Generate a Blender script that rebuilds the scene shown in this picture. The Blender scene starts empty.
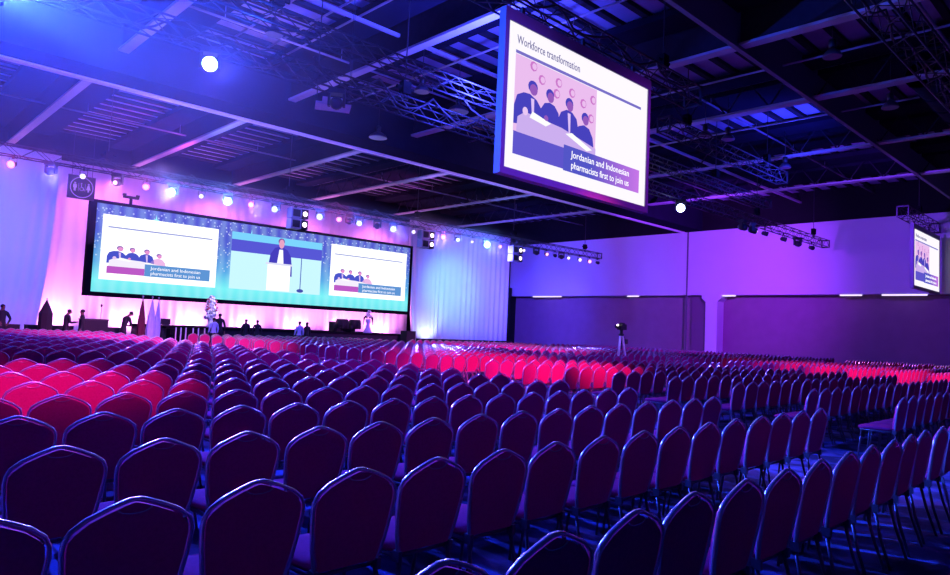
import bpy, bmesh, math, random
from mathutils import Vector, Matrix
random.seed(7)
scene = bpy.context.scene
col = scene.collection
PI = math.pi
EYE = 1.62

# ------------------------------------------------------------------ materials
MATS = {}
def mat(name, color, rough=.6, metal=0.0, noise=None, spec=None, bump=None, sheen=0):
    if name in MATS: return MATS[name]
    m = bpy.data.materials.new(name); m.use_nodes = True
    nt = m.node_tree; b = nt.nodes['Principled BSDF']
    b.inputs['Base Color'].default_value = (*color, 1)
    b.inputs['Roughness'].default_value = rough
    b.inputs['Metallic'].default_value = metal
    if spec is not None: b.inputs['Specular IOR Level'].default_value = spec
    if sheen: b.inputs['Sheen Weight'].default_value = sheen
    if noise:
        sc, amt = noise
        tc = nt.nodes.new('ShaderNodeTexCoord'); n = nt.nodes.new('ShaderNodeTexNoise')
        n.inputs['Scale'].default_value = sc; n.inputs['Detail'].default_value = 4
        nt.links.new(tc.outputs['Object'], n.inputs['Vector'])
        mx = nt.nodes.new('ShaderNodeMix'); mx.data_type = 'RGBA'
        mx.inputs[6].default_value = (*[c*(1-amt) for c in color], 1)
        mx.inputs[7].default_value = (*[min(1, c*(1+amt)) for c in color], 1)
        nt.links.new(n.outputs['Fac'], mx.inputs[0]); nt.links.new(mx.outputs[2], b.inputs['Base Color'])
        if bump:
            bp = nt.nodes.new('ShaderNodeBump'); bp.inputs['Strength'].default_value = bump
            bp.inputs['Distance'].default_value = .01
            nt.links.new(n.outputs['Fac'], bp.inputs['Height']); nt.links.new(bp.outputs['Normal'], b.inputs['Normal'])
    MATS[name] = m; return m

def emi(name, color, s=1.0):
    if name in MATS: return MATS[name]
    m = bpy.data.materials.new(name); m.use_nodes = True
    nt = m.node_tree; nt.nodes.clear()
    o = nt.nodes.new('ShaderNodeOutputMaterial'); e = nt.nodes.new('ShaderNodeEmission')
    e.inputs['Color'].default_value = (*color, 1); e.inputs['Strength'].default_value = s
    nt.links.new(e.outputs[0], o.inputs[0]); MATS[name] = m; return m

def srgb(r, g, b):
    f = lambda c: (c/255/12.92) if c <= 10 else ((c/255+.055)/1.055)**2.4
    return (f(r), f(g), f(b))
def glow(r, g, b, s=1.0):
    return emi('screen_%d_%d_%d_%g' % (r, g, b, s), srgb(r, g, b), s)

M_fabric = mat('burgundy_fabric', (.38, .025, .15), .85, noise=(60, .25), spec=.15, sheen=.0)
M_frame = mat('silver_vein_steel', (.52, .52, .60), .24, .62, noise=(200, .15))
M_leg = mat('dark_leg_steel', (.10, .10, .13), .35, .4, noise=(60, .2))
M_dark = mat('black_steel', (.03, .03, .035), .5, .3, noise=(30, .2))
M_black = mat('black_paint', (.012, .012, .014), .7, noise=(5, .2), spec=0.0)
M_truss = mat('truss_aluminium', (.05, .05, .06), .45, .6, noise=(20, .2))
M_girder = mat('girder_paint', (.40, .40, .44), .65, noise=(3, .12))
M_beamw = mat('beam_edge_paint', (.85, .85, .88), .6, noise=(3, .05))
M_joist = mat('joist_black', (.03, .03, .04), .8, noise=(4, .2), spec=0.0)
M_deck = mat('roof_deck', (.30, .31, .42), .75, noise=(1.2, .3), spec=0.0)
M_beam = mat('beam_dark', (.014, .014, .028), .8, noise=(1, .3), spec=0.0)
M_curtain = mat('white_drape', (.80, .80, .84), .9, noise=(2, .03))
M_suit = mat('dark_suit', (.012, .012, .02), .8, noise=(20, .2))
M_skin = mat('skin', (.16, .08, .055), .6, noise=(20, .1))
M_hair = mat('dark_hair', (.01, .008, .008), .6, noise=(30, .2))
M_shirtb = mat('pale_blue_shirt', (.45, .55, .85), .8, noise=(20, .1))
M_white = mat('white_cloth', (.8, .8, .82), .8, noise=(10, .05))
M_petal = mat('white_petals', (.85, .85, .85), .7, noise=(10, .05))
M_pinkp = mat('pink_petals', (.65, .12, .18), .7, noise=(10, .1))
M_leaf = mat('dark_leaf', (.02, .05, .02), .6, noise=(10, .2))
M_cover = mat('black_cover', (.015, .012, .02), .8, noise=(6, .2))

def carpet():
    m = bpy.data.materials.new('patterned_carpet'); m.use_nodes = True
    nt = m.node_tree; b = nt.nodes['Principled BSDF']; b.inputs['Roughness'].default_value = .95
    b.inputs['Specular IOR Level'].default_value = .1
    tc = nt.nodes.new('ShaderNodeTexCoord')
    mp = nt.nodes.new('ShaderNodeMapping'); mp.inputs['Rotation'].default_value = (0, 0, .5)
    n1 = nt.nodes.new('ShaderNodeTexNoise'); n1.inputs['Scale'].default_value = 1.1; n1.inputs['Detail'].default_value = 3; n1.inputs['Distortion'].default_value = 1.5
    n2 = nt.nodes.new('ShaderNodeTexNoise'); n2.inputs['Scale'].default_value = 60
    cr = nt.nodes.new('ShaderNodeValToRGB')
    cr.color_ramp.elements[0].position = .42; cr.color_ramp.elements[0].color = (.04, .05, .13, 1)
    cr.color_ramp.elements[1].position = .56; cr.color_ramp.elements[1].color = (.15, .18, .46, 1)
    mx = nt.nodes.new('ShaderNodeMix'); mx.data_type = 'RGBA'; mx.blend_type = 'MULTIPLY'; mx.inputs[0].default_value = .5
    L = nt.links.new
    L(tc.outputs['Object'], mp.inputs[0]); L(mp.outputs[0], n1.inputs['Vector']); L(tc.outputs['Object'], n2.inputs['Vector'])
    L(n1.outputs['Fac'], cr.inputs[0]); L(cr.outputs[0], mx.inputs[6]); L(n2.outputs['Color'], mx.inputs[7]); L(mx.outputs[2], b.inputs['Base Color'])
    return m
M_carpet = carpet()

# ------------------------------------------------------------------ mesh builder
class MB:
    def __init__(s): s.v = []; s.f = []; s.m = []; s.sm = []
    def add(s, verts, faces, mi=0, smooth=False):
        o = len(s.v); s.v += [tuple(p) for p in verts]
        for f in faces: s.f.append([o+i for i in f]); s.m.append(mi); s.sm.append(smooth)
    def box(s, x0, x1, y0, y1, z0, z1, mi=0):
        v = [(x, y, z) for z in (z0, z1) for y in (y0, y1) for x in (x0, x1)]
        s.add(v, [(0, 2, 3, 1), (4, 5, 7, 6), (0, 1, 5, 4), (2, 6, 7, 3), (0, 4, 6, 2), (1, 3, 7, 5)], mi)
    def tube(s, pts, r, n=6, mi=0, cap=True, ry=None, up=None, smooth=True):
        pts = [Vector(p) for p in pts]; rings = []
        rs = r if isinstance(r, (list, tuple)) else [r]*len(pts)
        prev = None
        for i, p in enumerate(pts):
            a = pts[max(0, i-1)]; b = pts[min(len(pts)-1, i+1)]
            t = (b-a).normalized()
            if up is not None: u = Vector(up)
            elif prev is not None: u = prev
            else: u = Vector((0, 0, 1)) if abs(t.z) < .9 else Vector((0, 1, 0))
            sx = t.cross(u)
            if sx.length < 1e-5: sx = t.cross(Vector((1, 0, 0)))
            sx.normalize(); uy = sx.cross(t).normalized(); prev = uy
            k = (ry/rs[i]) if ry else 1
            rings.append([p+sx*math.cos(2*PI*j/n+PI/n)*rs[i]+uy*math.sin(2*PI*j/n+PI/n)*rs[i]*k for j in range(n)])
        v = [q for ring in rings for q in ring]; f = []
        for i in range(len(pts)-1):
            for j in range(n):
                j2 = (j+1) % n
                f.append((i*n+j, i*n+j2, (i+1)*n+j2, (i+1)*n+j))
        s.add(v, f, mi, smooth)
        if cap:
            o = len(s.v)-len(v)
            s.f.append([o+j for j in reversed(range(n))]); s.m.append(mi); s.sm.append(False)
            s.f.append([o+(len(pts)-1)*n+j for j in range(n)]); s.m.append(mi); s.sm.append(False)
    def lathe(s, prof, c=(0, 0, 0), n=16, mi=0, axis='z', smooth=True):
        v = []; f = []
        for (r, h) in prof:
            for j in range(n):
                a = 2*PI*j/n; x, y = r*math.cos(a), r*math.sin(a)
                p = (x, y, h) if axis == 'z' else ((x, h, y) if axis == 'y' else (h, x, y))
                v.append((p[0]+c[0], p[1]+c[1], p[2]+c[2]))
        for i in range(len(prof)-1):
            for j in range(n):
                j2 = (j+1) % n; f.append((i*n+j, i*n+j2, (i+1)*n+j2, (i+1)*n+j))
        s.add(v, f, mi, smooth)
        o = len(s.v)-len(v)
        s.f.append([o+j for j in reversed(range(n))]); s.m.append(mi); s.sm.append(False)
        s.f.append([o+(len(prof)-1)*n+j for j in range(n)]); s.m.append(mi); s.sm.append(False)
    def prism(s, pts, y0, y1, mi=0):           # pts in xz, extruded along y
        n = len(pts)
        v = [(x, y0, z) for x, z in pts]+[(x, y1, z) for x, z in pts]
        f = [tuple(range(n)), tuple(reversed(range(n, 2*n)))]+[(i, i+n, (i+1) % n+n, (i+1) % n) for i in range(n)]
        s.add(v, f, mi)
    def ball(s, c, r, mi=0, n=8, sc=(1, 1, 1)):
        v = []; f = []; rows = max(4, n//2+1)
        for i in range(rows+1):
            th = PI*i/rows
            for j in range(n):
                a = 2*PI*j/n
                v.append((c[0]+r*sc[0]*math.sin(th)*math.cos(a), c[1]+r*sc[1]*math.sin(th)*math.sin(a), c[2]+r*sc[2]*math.cos(th)))
        for i in range(rows):
            for j in range(n):
                j2 = (j+1) % n; f.append((i*n+j, (i+1)*n+j, (i+1)*n+j2, i*n+j2))
        s.add(v, f, mi, True)
    def mesh(s, name, mats):
        me = bpy.data.meshes.new(name); me.from_pydata(s.v, [], s.f)
        for m in (mats if isinstance(mats, (list, tuple)) else [mats]): me.materials.append(m)
        me.polygons.foreach_set('material_index', s.m); me.polygons.foreach_set('use_smooth', s.sm)
        me.update(); return me
    def build(s, name, mats, parent=None, loc=None, fix=True):
        me = s.mesh(name, mats)
        if fix:
            bm = bmesh.new(); bm.from_mesh(me); bmesh.ops.recalc_face_normals(bm, faces=bm.faces); bm.to_mesh(me); bm.free()
        o = bpy.data.objects.new(name, me); col.objects.link(o)
        if parent: o.parent = parent
        if loc: o.location = loc
        return o

def tag(o, label=None, cat=None, group=None, kind=None):
    if label: o['label'] = label
    if cat: o['category'] = cat
    if group: o['group'] = group
    if kind: o['kind'] = kind
    return o
def empty(name, loc, rz=0, label=None, cat=None, group=None):
    o = bpy.data.objects.new(name, None); col.objects.link(o); o.location = loc; o.rotation_euler = (0, 0, rz)
    o.empty_display_size = .1
    return tag(o, label, cat, group)
KIDS = {}
def copy_thing(o, kids, loc, rz=0, label=None, group=None):
    r = o.copy(); col.objects.link(r); r.location = loc; r.rotation_euler = (0, 0, rz)
    if label: r['label'] = label
    if group: r['group'] = group
    for ch in kids:
        c = ch[0].copy(); col.objects.link(c); c.parent = r
        for g in ch[1]:
            d = g.copy(); col.objects.link(d); d.parent = c
    return r
def kids_of(o):
    return [(c, [g for g in col.objects if g.parent == c]) for c in col.objects if c.parent == o]
ORD = ['zeroth', 'first', 'second', 'third', 'fourth', 'fifth', 'sixth', 'seventh', 'eighth', 'ninth', 'tenth', 'eleventh', 'twelfth', 'thirteenth', 'fourteenth', 'fifteenth', 'sixteenth', 'seventeenth', 'eighteenth', 'nineteenth', 'twentieth',
       'twenty-first', 'twenty-second', 'twenty-third', 'twenty-fourth', 'twenty-fifth', 'twenty-sixth', 'twenty-seventh', 'twenty-eighth', 'twenty-ninth', 'thirtieth', 'thirty-first', 'thirty-second', 'thirty-third', 'thirty-fourth', 'thirty-fifth']

# ------------------------------------------------------------------ camera
R_ = Vector((0.71805473, -0.69456516, 0.04445941)); U_ = Vector((-0.07469011, -0.01339019, 0.99711689)); W_ = Vector((0.69196733, 0.71930518, 0.06149204))
cam = bpy.data.cameras.new('camera'); co = bpy.data.objects.new('camera', cam); col.objects.link(co)
mw = Matrix.Identity(4)
for i in range(3): mw[i][0] = R_[i]; mw[i][1] = U_[i]; mw[i][2] = -W_[i]
mw[2][3] = EYE
co.matrix_world = mw
cam.sensor_width = 36; cam.lens = 681.78/950*36; cam.clip_start = .05; cam.clip_end = 300
scene.camera = co
def depth(x, y, z=0): return W_.x*x+W_.y*y+W_.z*(z-EYE)
def proj(x, y, z):
    d = Vector((x, y, z-EYE)); w = d.dot(W_)
    if w < .05: return (1e6, 1e6, w)
    return (475+681.78*d.dot(R_)/w, 287.5-681.78*d.dot(U_)/w, w)

# ------------------------------------------------------------------ chair
ARCH = [(.178, .44), (.205, .55), (.222, .66), (.231, .75), (.228, .79), (.211, .826), (.165, .862), (.10, .892), (.045, .913), (.018, .921)]
def lean(z): return (.925-z)*.16            # the back leans: lower is further forward (+y)
def arch_pts(inset=0.0, bottom=.44):
    L = [(-(x-inset), z-inset*.9 if z > .8 else z) for x, z in ARCH]
    Rr = [(x-inset, z-inset*.9 if z > .8 else z) for x, z in reversed(ARCH)]
    return L+Rr
def make_chair():
    t = empty('banquet_chair', (0, 0, 0), 0, 'x', 'chair')
    # seat cushion: rounded slab, waisted to the back
    mb = MB()
    ys = [.10, .115, .16, .30, .46, .535, .555]; wx = [.165, .185, .20, .215, .225, .215, .195]
    zt = [.462, .480, .488, .492, .490, .478, .458]; zb = [.440, .432, .430, .430, .430, .434, .442]
    for i in range(len(ys)-1):
        pass
    v = []; f = []
    K = 8
    for y, w, a, b in zip(ys, wx, zt, zb):
        cx = [(-w*.90, b), (-w, (a+b)/2), (-w*.93, a-.008), (-w*.6, a), (w*.6, a), (w*.93, a-.008), (w, (a+b)/2), (w*.90, b)]
        v += [(x, y, z) for x, z in cx]
    for i in range(len(ys)-1):
        for j in range(K):
            j2 = (j+1) % K; f.append((i*K+j, i*K+j2, (i+1)*K+j2, (i+1)*K+j))
    f.append(tuple(range(K))); f.append(tuple(reversed(range((len(ys)-1)*K, len(ys)*K))))
    mb.add(v, f, 0, True); mb.build('seat', M_fabric, t)
    # backrest: padded panel inside the tube arch
    mb = MB(); P = arch_pts(.014); n = len(P); v = []; f = []
    cz = .68
    for (sc, dy) in ((1, -.006), (1, .022), (.86, .042), (.45, .050)):
        for x, z in P: v.append((x*sc, lean(z)+dy, cz+(z-cz)*sc))
    for k in range(3):
        for i in range(n):
            j = (i+1) % n; f.append((k*n+i, k*n+j, (k+1)*n+j, (k+1)*n+i))
    f.append(tuple(reversed(range(n)))); f.append(tuple(range(3*n, 4*n)))
    mb.add(v, f, 0, False); bk = mb.build('backrest', M_fabric, t)
    # tube arch
    mb = MB(); pts = [(x, lean(z), z) for x, z in ([(-.172, .40)]+arch_pts()+[(.172, .40)])]
    mb.tube(pts, .009, 6, ry=.015, up=(0, 1, 0)); mb.build('back_frame', M_frame, t)
    # grip below the peak
    mb = MB(); g = [(-.062, .886), (-.045, .874), (-.02, .868), (.02, .868), (.045, .874), (.062, .886)]
    mb.tube([(x, lean(z)-.009, z) for x, z in g], .0035, 4); mb.build('hand_grip', M_frame, bk)
    # under-seat frame with side brackets
    mb = MB()
    mb.tube([(-.172, .085, .41), (-.19, .14, .42), (-.20, .30, .42), (-.20, .50, .42), (-.17, .525, .42), (.17, .525, .42), (.20, .50, .42), (.20, .30, .42), (.19, .14, .42), (.172, .085, .41)], .011, 6)
    mb.tube([(-.175, .10, .415), (.175, .10, .415)], .010, 6)
    for s in (-1, 1): mb.box(s*.178-.012, s*.178+.012, .055, .11, .395, .45)
    mb.build('seat_frame', M_leg, t)
    for s in (-1, 1):
        mb = MB(); mb.tube([(s*.172, .085, .42), (s*.185, .04, .22), (s*.20, -.03, 0)], [.012, .012, .011], 6); mb.build('leg', M_leg, t)
        mb = MB(); mb.tube([(s*.19, .50, .42), (s*.20, .52, .22), (s*.21, .545, 0)], [.012, .012, .011], 6); mb.build('leg', M_leg, t)
    return t
def low_chair(v, f, m, ox, oy):
    # the same chair at a coarser cut, appended to lists
    P = [(-.178, .44), (-.215, .60), (-.231, .77), (-.205, .83), (-.10, .892), (0, .922), (.10, .892), (.205, .83), (.231, .77), (.215, .60), (.178, .44)]
    n = len(P)
    def q(vs, fs, mi):
        o = len(v); v.extend([(x+ox, y+oy, z) for x, y, z in vs])
        for a in fs: f.append([o+i for i in a]); m.append(mi)
    inn = [(x*.93, z-.016 if z > .5 else z) for x, z in P]
    vs = [(x, lean(z)-.004, z) for x, z in inn]+[(x*.95, lean(z)+.035, z) for x, z in inn]
    q(vs, [tuple(reversed(range(n))), tuple(range(n, 2*n))]+[(i, (i+1) % n, (i+1) % n+n, i+n) for i in range(n)], 0)
    vs = []
    for dx, dy in ((1, -.017), (1, .017), (.90, .017), (.90, -.017)):
        for x, z in P: vs.append((x*dx if dx < 1 else x, lean(z)+dy, z if dx == 1 else z-.022*(z > .8)))
    fs = []
    for k in range(4):
        k2 = (k+1) % 4
        for i in range(n-1): fs.append((k*n+i, k*n+i+1, k2*n+i+1, k2*n+i))
    q(vs, fs, 1)
    def bx(x0, x1, y0, y1, z0, z1, mi, dy=0):
        vs = [(x, y+(dy if z == z0 else 0), z) for z in (z0, z1) for y in (y0, y1) for x in (x0, x1)]
        q(vs, [(0, 2, 3, 1), (4, 5, 7, 6), (0, 1, 5, 4), (2, 6, 7, 3), (0, 4, 6, 2), (1, 3, 7, 5)], mi)
    bx(-.21, .21, .10, .55, .43, .49, 0)
    bx(-.20, .20, .10, .53, .405, .43, 1)
    for s in (-1, 1):
        bx(s*.19-.011, s*.19+.011, .06, .082, 0, .42, 1, -.10)
        bx(s*.20-.011, s*.20+.011, .50, .522, 0, .42, 1, .03)

ROW0, PITCH, SEAT = 1.537, 1.2415, .507
def block_cols(b):
    if b == 1: return [8.0-SEAT*i for i in range(20)]
    if b == 2: return [11.27+SEAT*i for i in range(19)]
    if b == 3: return [24.0+SEAT*i for i in range(19)]
    return [36.4+SEAT*i for i in range(12)]
BN = {1: 'left', 2: 'middle', 3: 'right', 4: 'far right'}
chairs = []
for b in (1, 2, 3, 4):
    last = 23
    for n in range(-1, last+1):
        if n == 9: continue
        for i, x in enumerate(block_cols(b)):
            y = ROW0+PITCH*n
            x = x+.032*min(n, 9)+(.03*min(n, 9) if b == 2 else 0)+(.15 if b == 2 and n > 9 else 0)
            if n == -1 and not (b == 1 and 3.9 <= x): continue
            p = proj(x, y+.2, .7); pt = proj(x, y, .92)
            if p[2] < .3: continue
            if p[0] < -90 or p[0] > 1120 or pt[1] > 640: 
                if not (n == -1): continue
            chairs.append((p[2], b, n, i, x, y))
chairs.sort()
def inframe(c):
    pt = proj(c[4], c[5], .90); pl = proj(c[4]-.2, c[5], .7); pr = proj(c[4]+.2, c[5], .7)
    return pr[0] > 0 and pl[0] < 950 and pt[1] < 580
near = []; far = []
for c in chairs:
    if (inframe(c) or c[0] < 7 and False) and len(near) < 300: near.append(c)
    else: far.append(c)
# chairs just outside the frame belong to the crowd of rows
proto = make_chair(); pk = kids_of(proto); first = True
for (d, b, n, i, x, y) in near:
    seat = ORD[i+1]+' seat from the aisle'
    if n < 9:
        row = ('nearest' if n == 0 else 'second nearest' if n == 1 else ORD[n+1]+' nearest')+' row of the '+BN[b]+' block'
    else:
        row = ORD[n-9]+' row past the cross aisle, '+BN[b]+' block'
    if n == -1: lab = 'burgundy chair at the bottom right corner, closest of all, '+ORD[i+1]+' from the aisle'
    else: lab = 'burgundy banquet chair, '+seat+', '+row
    rz = random.uniform(-.02, .02); dx = random.uniform(-.008, .008); dy = random.uniform(-.012, .012)
    g = 'banquet chairs in the '+BN[b]+' seating block'
    if first:
        proto.location = (x+dx, y+dy, 0); proto.rotation_euler = (0, 0, rz); proto['label'] = lab; proto['group'] = g; first = False
    else:
        copy_thing(proto, pk, (x+dx, y+dy, 0), rz, lab, g)
v, f, m = [], [], []
for (d, b, n, i, x, y) in far:
    low_chair(v, f, m, x+random.uniform(-.008, .008), y+random.uniform(-.012, .012))
me = bpy.data.meshes.new('distant_chairs'); me.from_pydata(v, [], f)
me.materials.append(M_fabric); me.materials.append(M_frame); me.polygons.foreach_set('material_index', m); me.update()
bm = bmesh.new(); bm.from_mesh(me); bmesh.ops.recalc_face_normals(bm, faces=bm.faces); bm.to_mesh(me); bm.free()
o = bpy.data.objects.new('distant_chairs', me); col.objects.link(o)
tag(o, 'hundreds of burgundy banquet chairs filling the far rows up to the stage', 'chairs', 'rows of distant chairs', 'stuff')
print('chairs near', len(near), 'far', len(far), 'maxd', near[-1][0])

# ------------------------------------------------------------------ room shell
def struct(name, mb, mats, parent=None):
    o = mb.build(name, mats, parent)
    if parent is None: o['kind'] = 'structure'
    return o
XW = 44.3; ZW = 9.22; YB = 41.6
mb = MB(); mb.box(-8, 46, -6, 42, -.1, 0); struct('floor', mb, M_carpet)
mb = MB(); mb.box(-8, 46, -6, 42, 11.22, 11.3)
ceil = struct('ceiling', mb, M_deck)
nj = 0
y = -5.5
while y < 41.4:
    if not (22.9 < y < 25.0):
        mb = MB(); mb.box(-7.8, 44.2, y-.10, y+.10, 11.08, 11.22); mb.build('joist', M_joist, ceil)
    y += .912
mb = MB(); mb.box(-8, 46, YB, YB+.2, 0, 11.22); struct('wall_back', mb, M_black)
# right wall: upper part in the wall plane, lower bays recessed under it
M_wall = mat('painted_wall', (.62, .60, .66), .8, noise=(.6, .04))
M_panel = mat('fabric_partition', (.25, .135, .205), .9, noise=(1.5, .12))
mb = MB(); mb.box(XW, 46, -6, YB, 4.72, ZW); struct('wall_right', mb, M_wall)
mb = MB(); mb.box(XW+.9, 46, -6, YB, 0, 4.72); struct('wall_right_lower', mb, M_panel)
mb = MB(); mb.box(XW-.02, 46, -6, YB, ZW, 11.22); struct('trim_1', mb, M_black)
mb = MB(); mb.box(XW-.03, XW+.02, 24.32, 24.42, 0, ZW); struct('trim_2', mb, mat('joint_dark', (.12, .1, .14), .8))
# pillar with flared head
mb = MB(); mb.add([(XW-.06, yy, zz) for yy, zz in ((22.05, 0), (22.9, 0), (22.9, 4.25), (23.2, 4.5), (23.2, 4.8), (21.8, 4.8), (21.8, 4.5), (22.05, 4.25))]
                  + [(XW+1, yy, zz) for yy, zz in ((22.05, 0), (22.9, 0), (22.9, 4.25), (23.2, 4.5), (23.2, 4.8), (21.8, 4.8), (21.8, 4.5), (22.05, 4.25))],
                  [tuple(range(8)), tuple(range(8, 16))]+[(i, (i+1) % 8, (i+1) % 8+8, i+8) for i in range(8)])
struct('trim_3', mb, M_wall)
mb = MB()
mb.box(XW+.55, XW+.95, 22.9, 24.3, 0, 4.72); struct('trim_4', mb, mat('shaded_reveal', (.16, .09, .15), .9))  # shade of the recess is put into this darker colour
# left side wall (outside the frame, closes the hall)
mb = MB(); mb.box(-8.2, -8, -6, 42, 0, 11.22); struct('wall_left', mb, M_black)
# ceiling beam across the hall with a pale far edge
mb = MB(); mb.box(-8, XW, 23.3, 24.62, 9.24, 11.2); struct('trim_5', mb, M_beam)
mb = MB(); mb.box(-8, XW, 24.58, 24.86, 9.18, 9.34); struct('trim_6', mb, M_beamw)
k = 7
for (x0, w) in ((.3, .3), (6.26, .32), (12.2, .3), (18.1, .34), (23.65, .4), (30.6, .3), (37.1, .4)):
    for (y0, y1) in ((-5.9, 23.28), (24.86, 41.5)):
        mb = MB()
        mb.box(x0, x0+w, y0, y1, 9.92, 10.0, 0)                     # pale bottom flange
        if x0 < 20: mb.box(x0+w/2-.05, x0+w/2+.05, y0, y1, 10.0, 11.2, 1)
        else:
            yy = y0
            while yy < y1-1.2:
                mb.tube([(x0+w/2, yy, 10.0), (x0+w/2, yy+.8, 11.1), (x0+w/2, min(yy+1.6, y1), 10.0)], .035, 5, 1); yy += 1.6
            mb.box(x0+.05, x0+w-.05, y0, y1, 11.0, 11.06, 0)
        struct('trim_%d' % k, mb, [M_girder, M_joist]); k += 1
mb = MB(); mb.box(-8, XW, 8.52, 8.66, 9.82, 9.92); mb.box(-8, XW, 8.57, 8.61, 9.9, 11.2); struct('trim_%d' % k, mb, mat('purlin_grey', (.14, .14, .17), .6)); k += 1
mb = MB(); mb.box(-8, XW, 16.6, 16.7, 10.5, 10.6); struct('trim_%d' % k, mb, M_girder); k += 1
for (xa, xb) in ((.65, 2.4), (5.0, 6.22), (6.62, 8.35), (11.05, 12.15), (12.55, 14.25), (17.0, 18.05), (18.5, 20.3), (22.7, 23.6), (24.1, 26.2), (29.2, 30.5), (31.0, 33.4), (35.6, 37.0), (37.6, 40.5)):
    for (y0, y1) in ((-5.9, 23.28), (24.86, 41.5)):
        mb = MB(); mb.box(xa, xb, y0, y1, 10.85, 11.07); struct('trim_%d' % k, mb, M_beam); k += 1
# light slots in the soffit of the right wall
M_slot = emi('soffit_lamp', (.75, .62, 1.0), 1.6)
for j, (ya, yb, w) in enumerate(((35.7, 38.8, 'near the stage corner'), (28.3, 29.3, 'above the camera tripod'), (20.8, 21.7, 'just right of the pillar'), (13.1, 14.3, 'midway between pillar and far hanging screen'), (9.8, 12.05, 'beside the far hanging screen'))):
    mb = MB(); mb.box(XW-.03, XW+.05, ya, yb, 4.62, 4.70); o = mb.build('soffit_lamp', M_slot)
    tag(o, 'slim white strip lamp under the right wall soffit, '+w, 'lamp', 'strip lamps along the right wall')

# ------------------------------------------------------------------ drapes
def drape(name, x0, x1, y, z0, z1, mat_, label, flare=0, amp=.07, pitch=.45, nz=6):
    me_v, me_f = [], []
    nx = int((x1-x0)/pitch*8)
    for k in range(nz+1):
        tz = k/nz; z = z0+(z1-z0)*tz
        for i in range(nx+1):
            t = i/nx; x = x0+(x1-x0)*t
            a = amp*(1-.45*tz)*(.6+.4*math.sin(i*.13+1.3))
            yy = y+a*math.sin(x/pitch*2*PI+.7*math.sin(x*1.3)+.5*math.sin(x*.41))
            if flare: x = x-flare*(1-tz)**2*(t if flare > 0 else 1-t)
            me_v.append((x, yy, z))
    for k in range(nz):
        for i in range(nx): a = k*(nx+1)+i; me_f.append((a, a+1, a+nx+2, a+nx+1))
    mb = MB(); mb.add(me_v, me_f, 0, True)
    o = mb.build(name, mat_, fix=False)
    md = o.modifiers.new('t', 'SOLIDIFY'); md.thickness = .015
    tag(o, label, 'curtain'); return o
drape('stage_curtain', 7.2, 32.5, 41.1, .02, 9.6, M_curtain, 'tall white pleated backdrop curtain glowing pink behind the wide screen', amp=.09, pitch=.62)
drape('stage_curtain', -4, 8.45, 39.7, .02, 9.6, M_curtain, 'tall white curtain lit blue at the far left of the stage', flare=.6, pitch=.5)
drape('stage_curtain', 31.2, 34.3, 39.7, .02, 9.6, M_curtain, 'pleated curtain lit blue just right of the wide screen', flare=-.8, pitch=.5)
drape('stage_curtain', 34.2, 42.35, 39.9, .02, 9.6, M_curtain, 'pale blue lit curtain filling the corner beside the right wall', pitch=.55)

# ------------------------------------------------------------------ stage
mb = MB(); mb.box(12.2, 27.1, 34.0, 40.4, 1.02, 1.12, 0); mb.box(12.3, 27.0, 34.06, 40.4, 0, 1.02, 1)
st = empty('stage_platform', (0, 0, 0), 0, 'low black stage platform with a dark skirt below the wide screen', 'stage')
mb = MB(); mb.box(12.2, 27.1, 34.0, 39.4, 1.02, 1.12); mb.build('deck', M_black, st)
mb = MB(); mb.box(12.3, 27.0, 34.06, 39.4, 0, 1.02); mb.build('skirt', mat('stage_skirt', (.02, .015, .03), .9, noise=(8, .3)), st)

# steps with rails at the stage's left
t = empty('stage_steps', (12.0, 32.6, 0), 0, 'short stage steps with pale rails in front of the stage edge', 'steps')
for s in range(4):
    mb = MB(); mb.box(.2, 1.5, s*.3, 1.35, s*.25, s*.25+.25); mb.build('step', M_black, t)
for x in (.15, .38, .61, .95, 1.2, 1.5):
    mb = MB(); mb.tube([(x, .02, 0), (x, .02, 1.1)], .03, 6); mb.build('rail_post', mat('pale_rail', (.6, .6, .65), .4, .3), t)

# ------------------------------------------------------------------ text helper
def text_mesh(txt, size, name, mat_, parent, loc, width=None):
    cu = bpy.data.curves.new(name, 'FONT'); cu.body = txt; cu.size = size; cu.extrude = .002; cu.resolution_u = 2
    o = bpy.data.objects.new('tmp', cu); col.objects.link(o)
    dg = bpy.context.evaluated_depsgraph_get(); dg.update()
    me = bpy.data.meshes.new_from_object(o.evaluated_get(dg)); me.name = name
    bpy.data.objects.remove(o); bpy.data.curves.remove(cu)
    me.materials.clear(); me.materials.append(mat_)
    if width:
        w = max(v.co.x for v in me.vertices)
        k = width/w
        for v in me.vertices: v.co.x *= k
    me.transform(Matrix.Rotation(PI/2, 4, 'X'))
    r = bpy.data.objects.new(name, me); col.objects.link(r); r.parent = parent; r.location = loc
    return r

# picture pieces on a screen: flat shapes in the plane of the display
class Pic:
    def __init__(s, parent, x, z, w, h, y): s.p, s.x, s.z, s.w, s.h, s.y = parent, x, z, w, h, y
    def poly(s, name, pts, m, layer):
        mb = MB(); mb.prism([(s.x+u*s.w, s.z+v*s.h) for u, v in pts], s.y-.003*layer-.002, s.y-.003*layer)
        return mb.build(name, m, s.p)
    def rect(s, name, u0, u1, v0, v1, m, layer): return s.poly(name, [(u0, v0), (u1, v0), (u1, v1), (u0, v1)], m, layer)
    def disc(s, name, u, v, ru, rv, m, layer, n=12):
        return s.poly(name, [(u+ru*math.cos(2*PI*i/n), v+rv*math.sin(2*PI*i/n)) for i in range(n)], m, layer)

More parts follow.
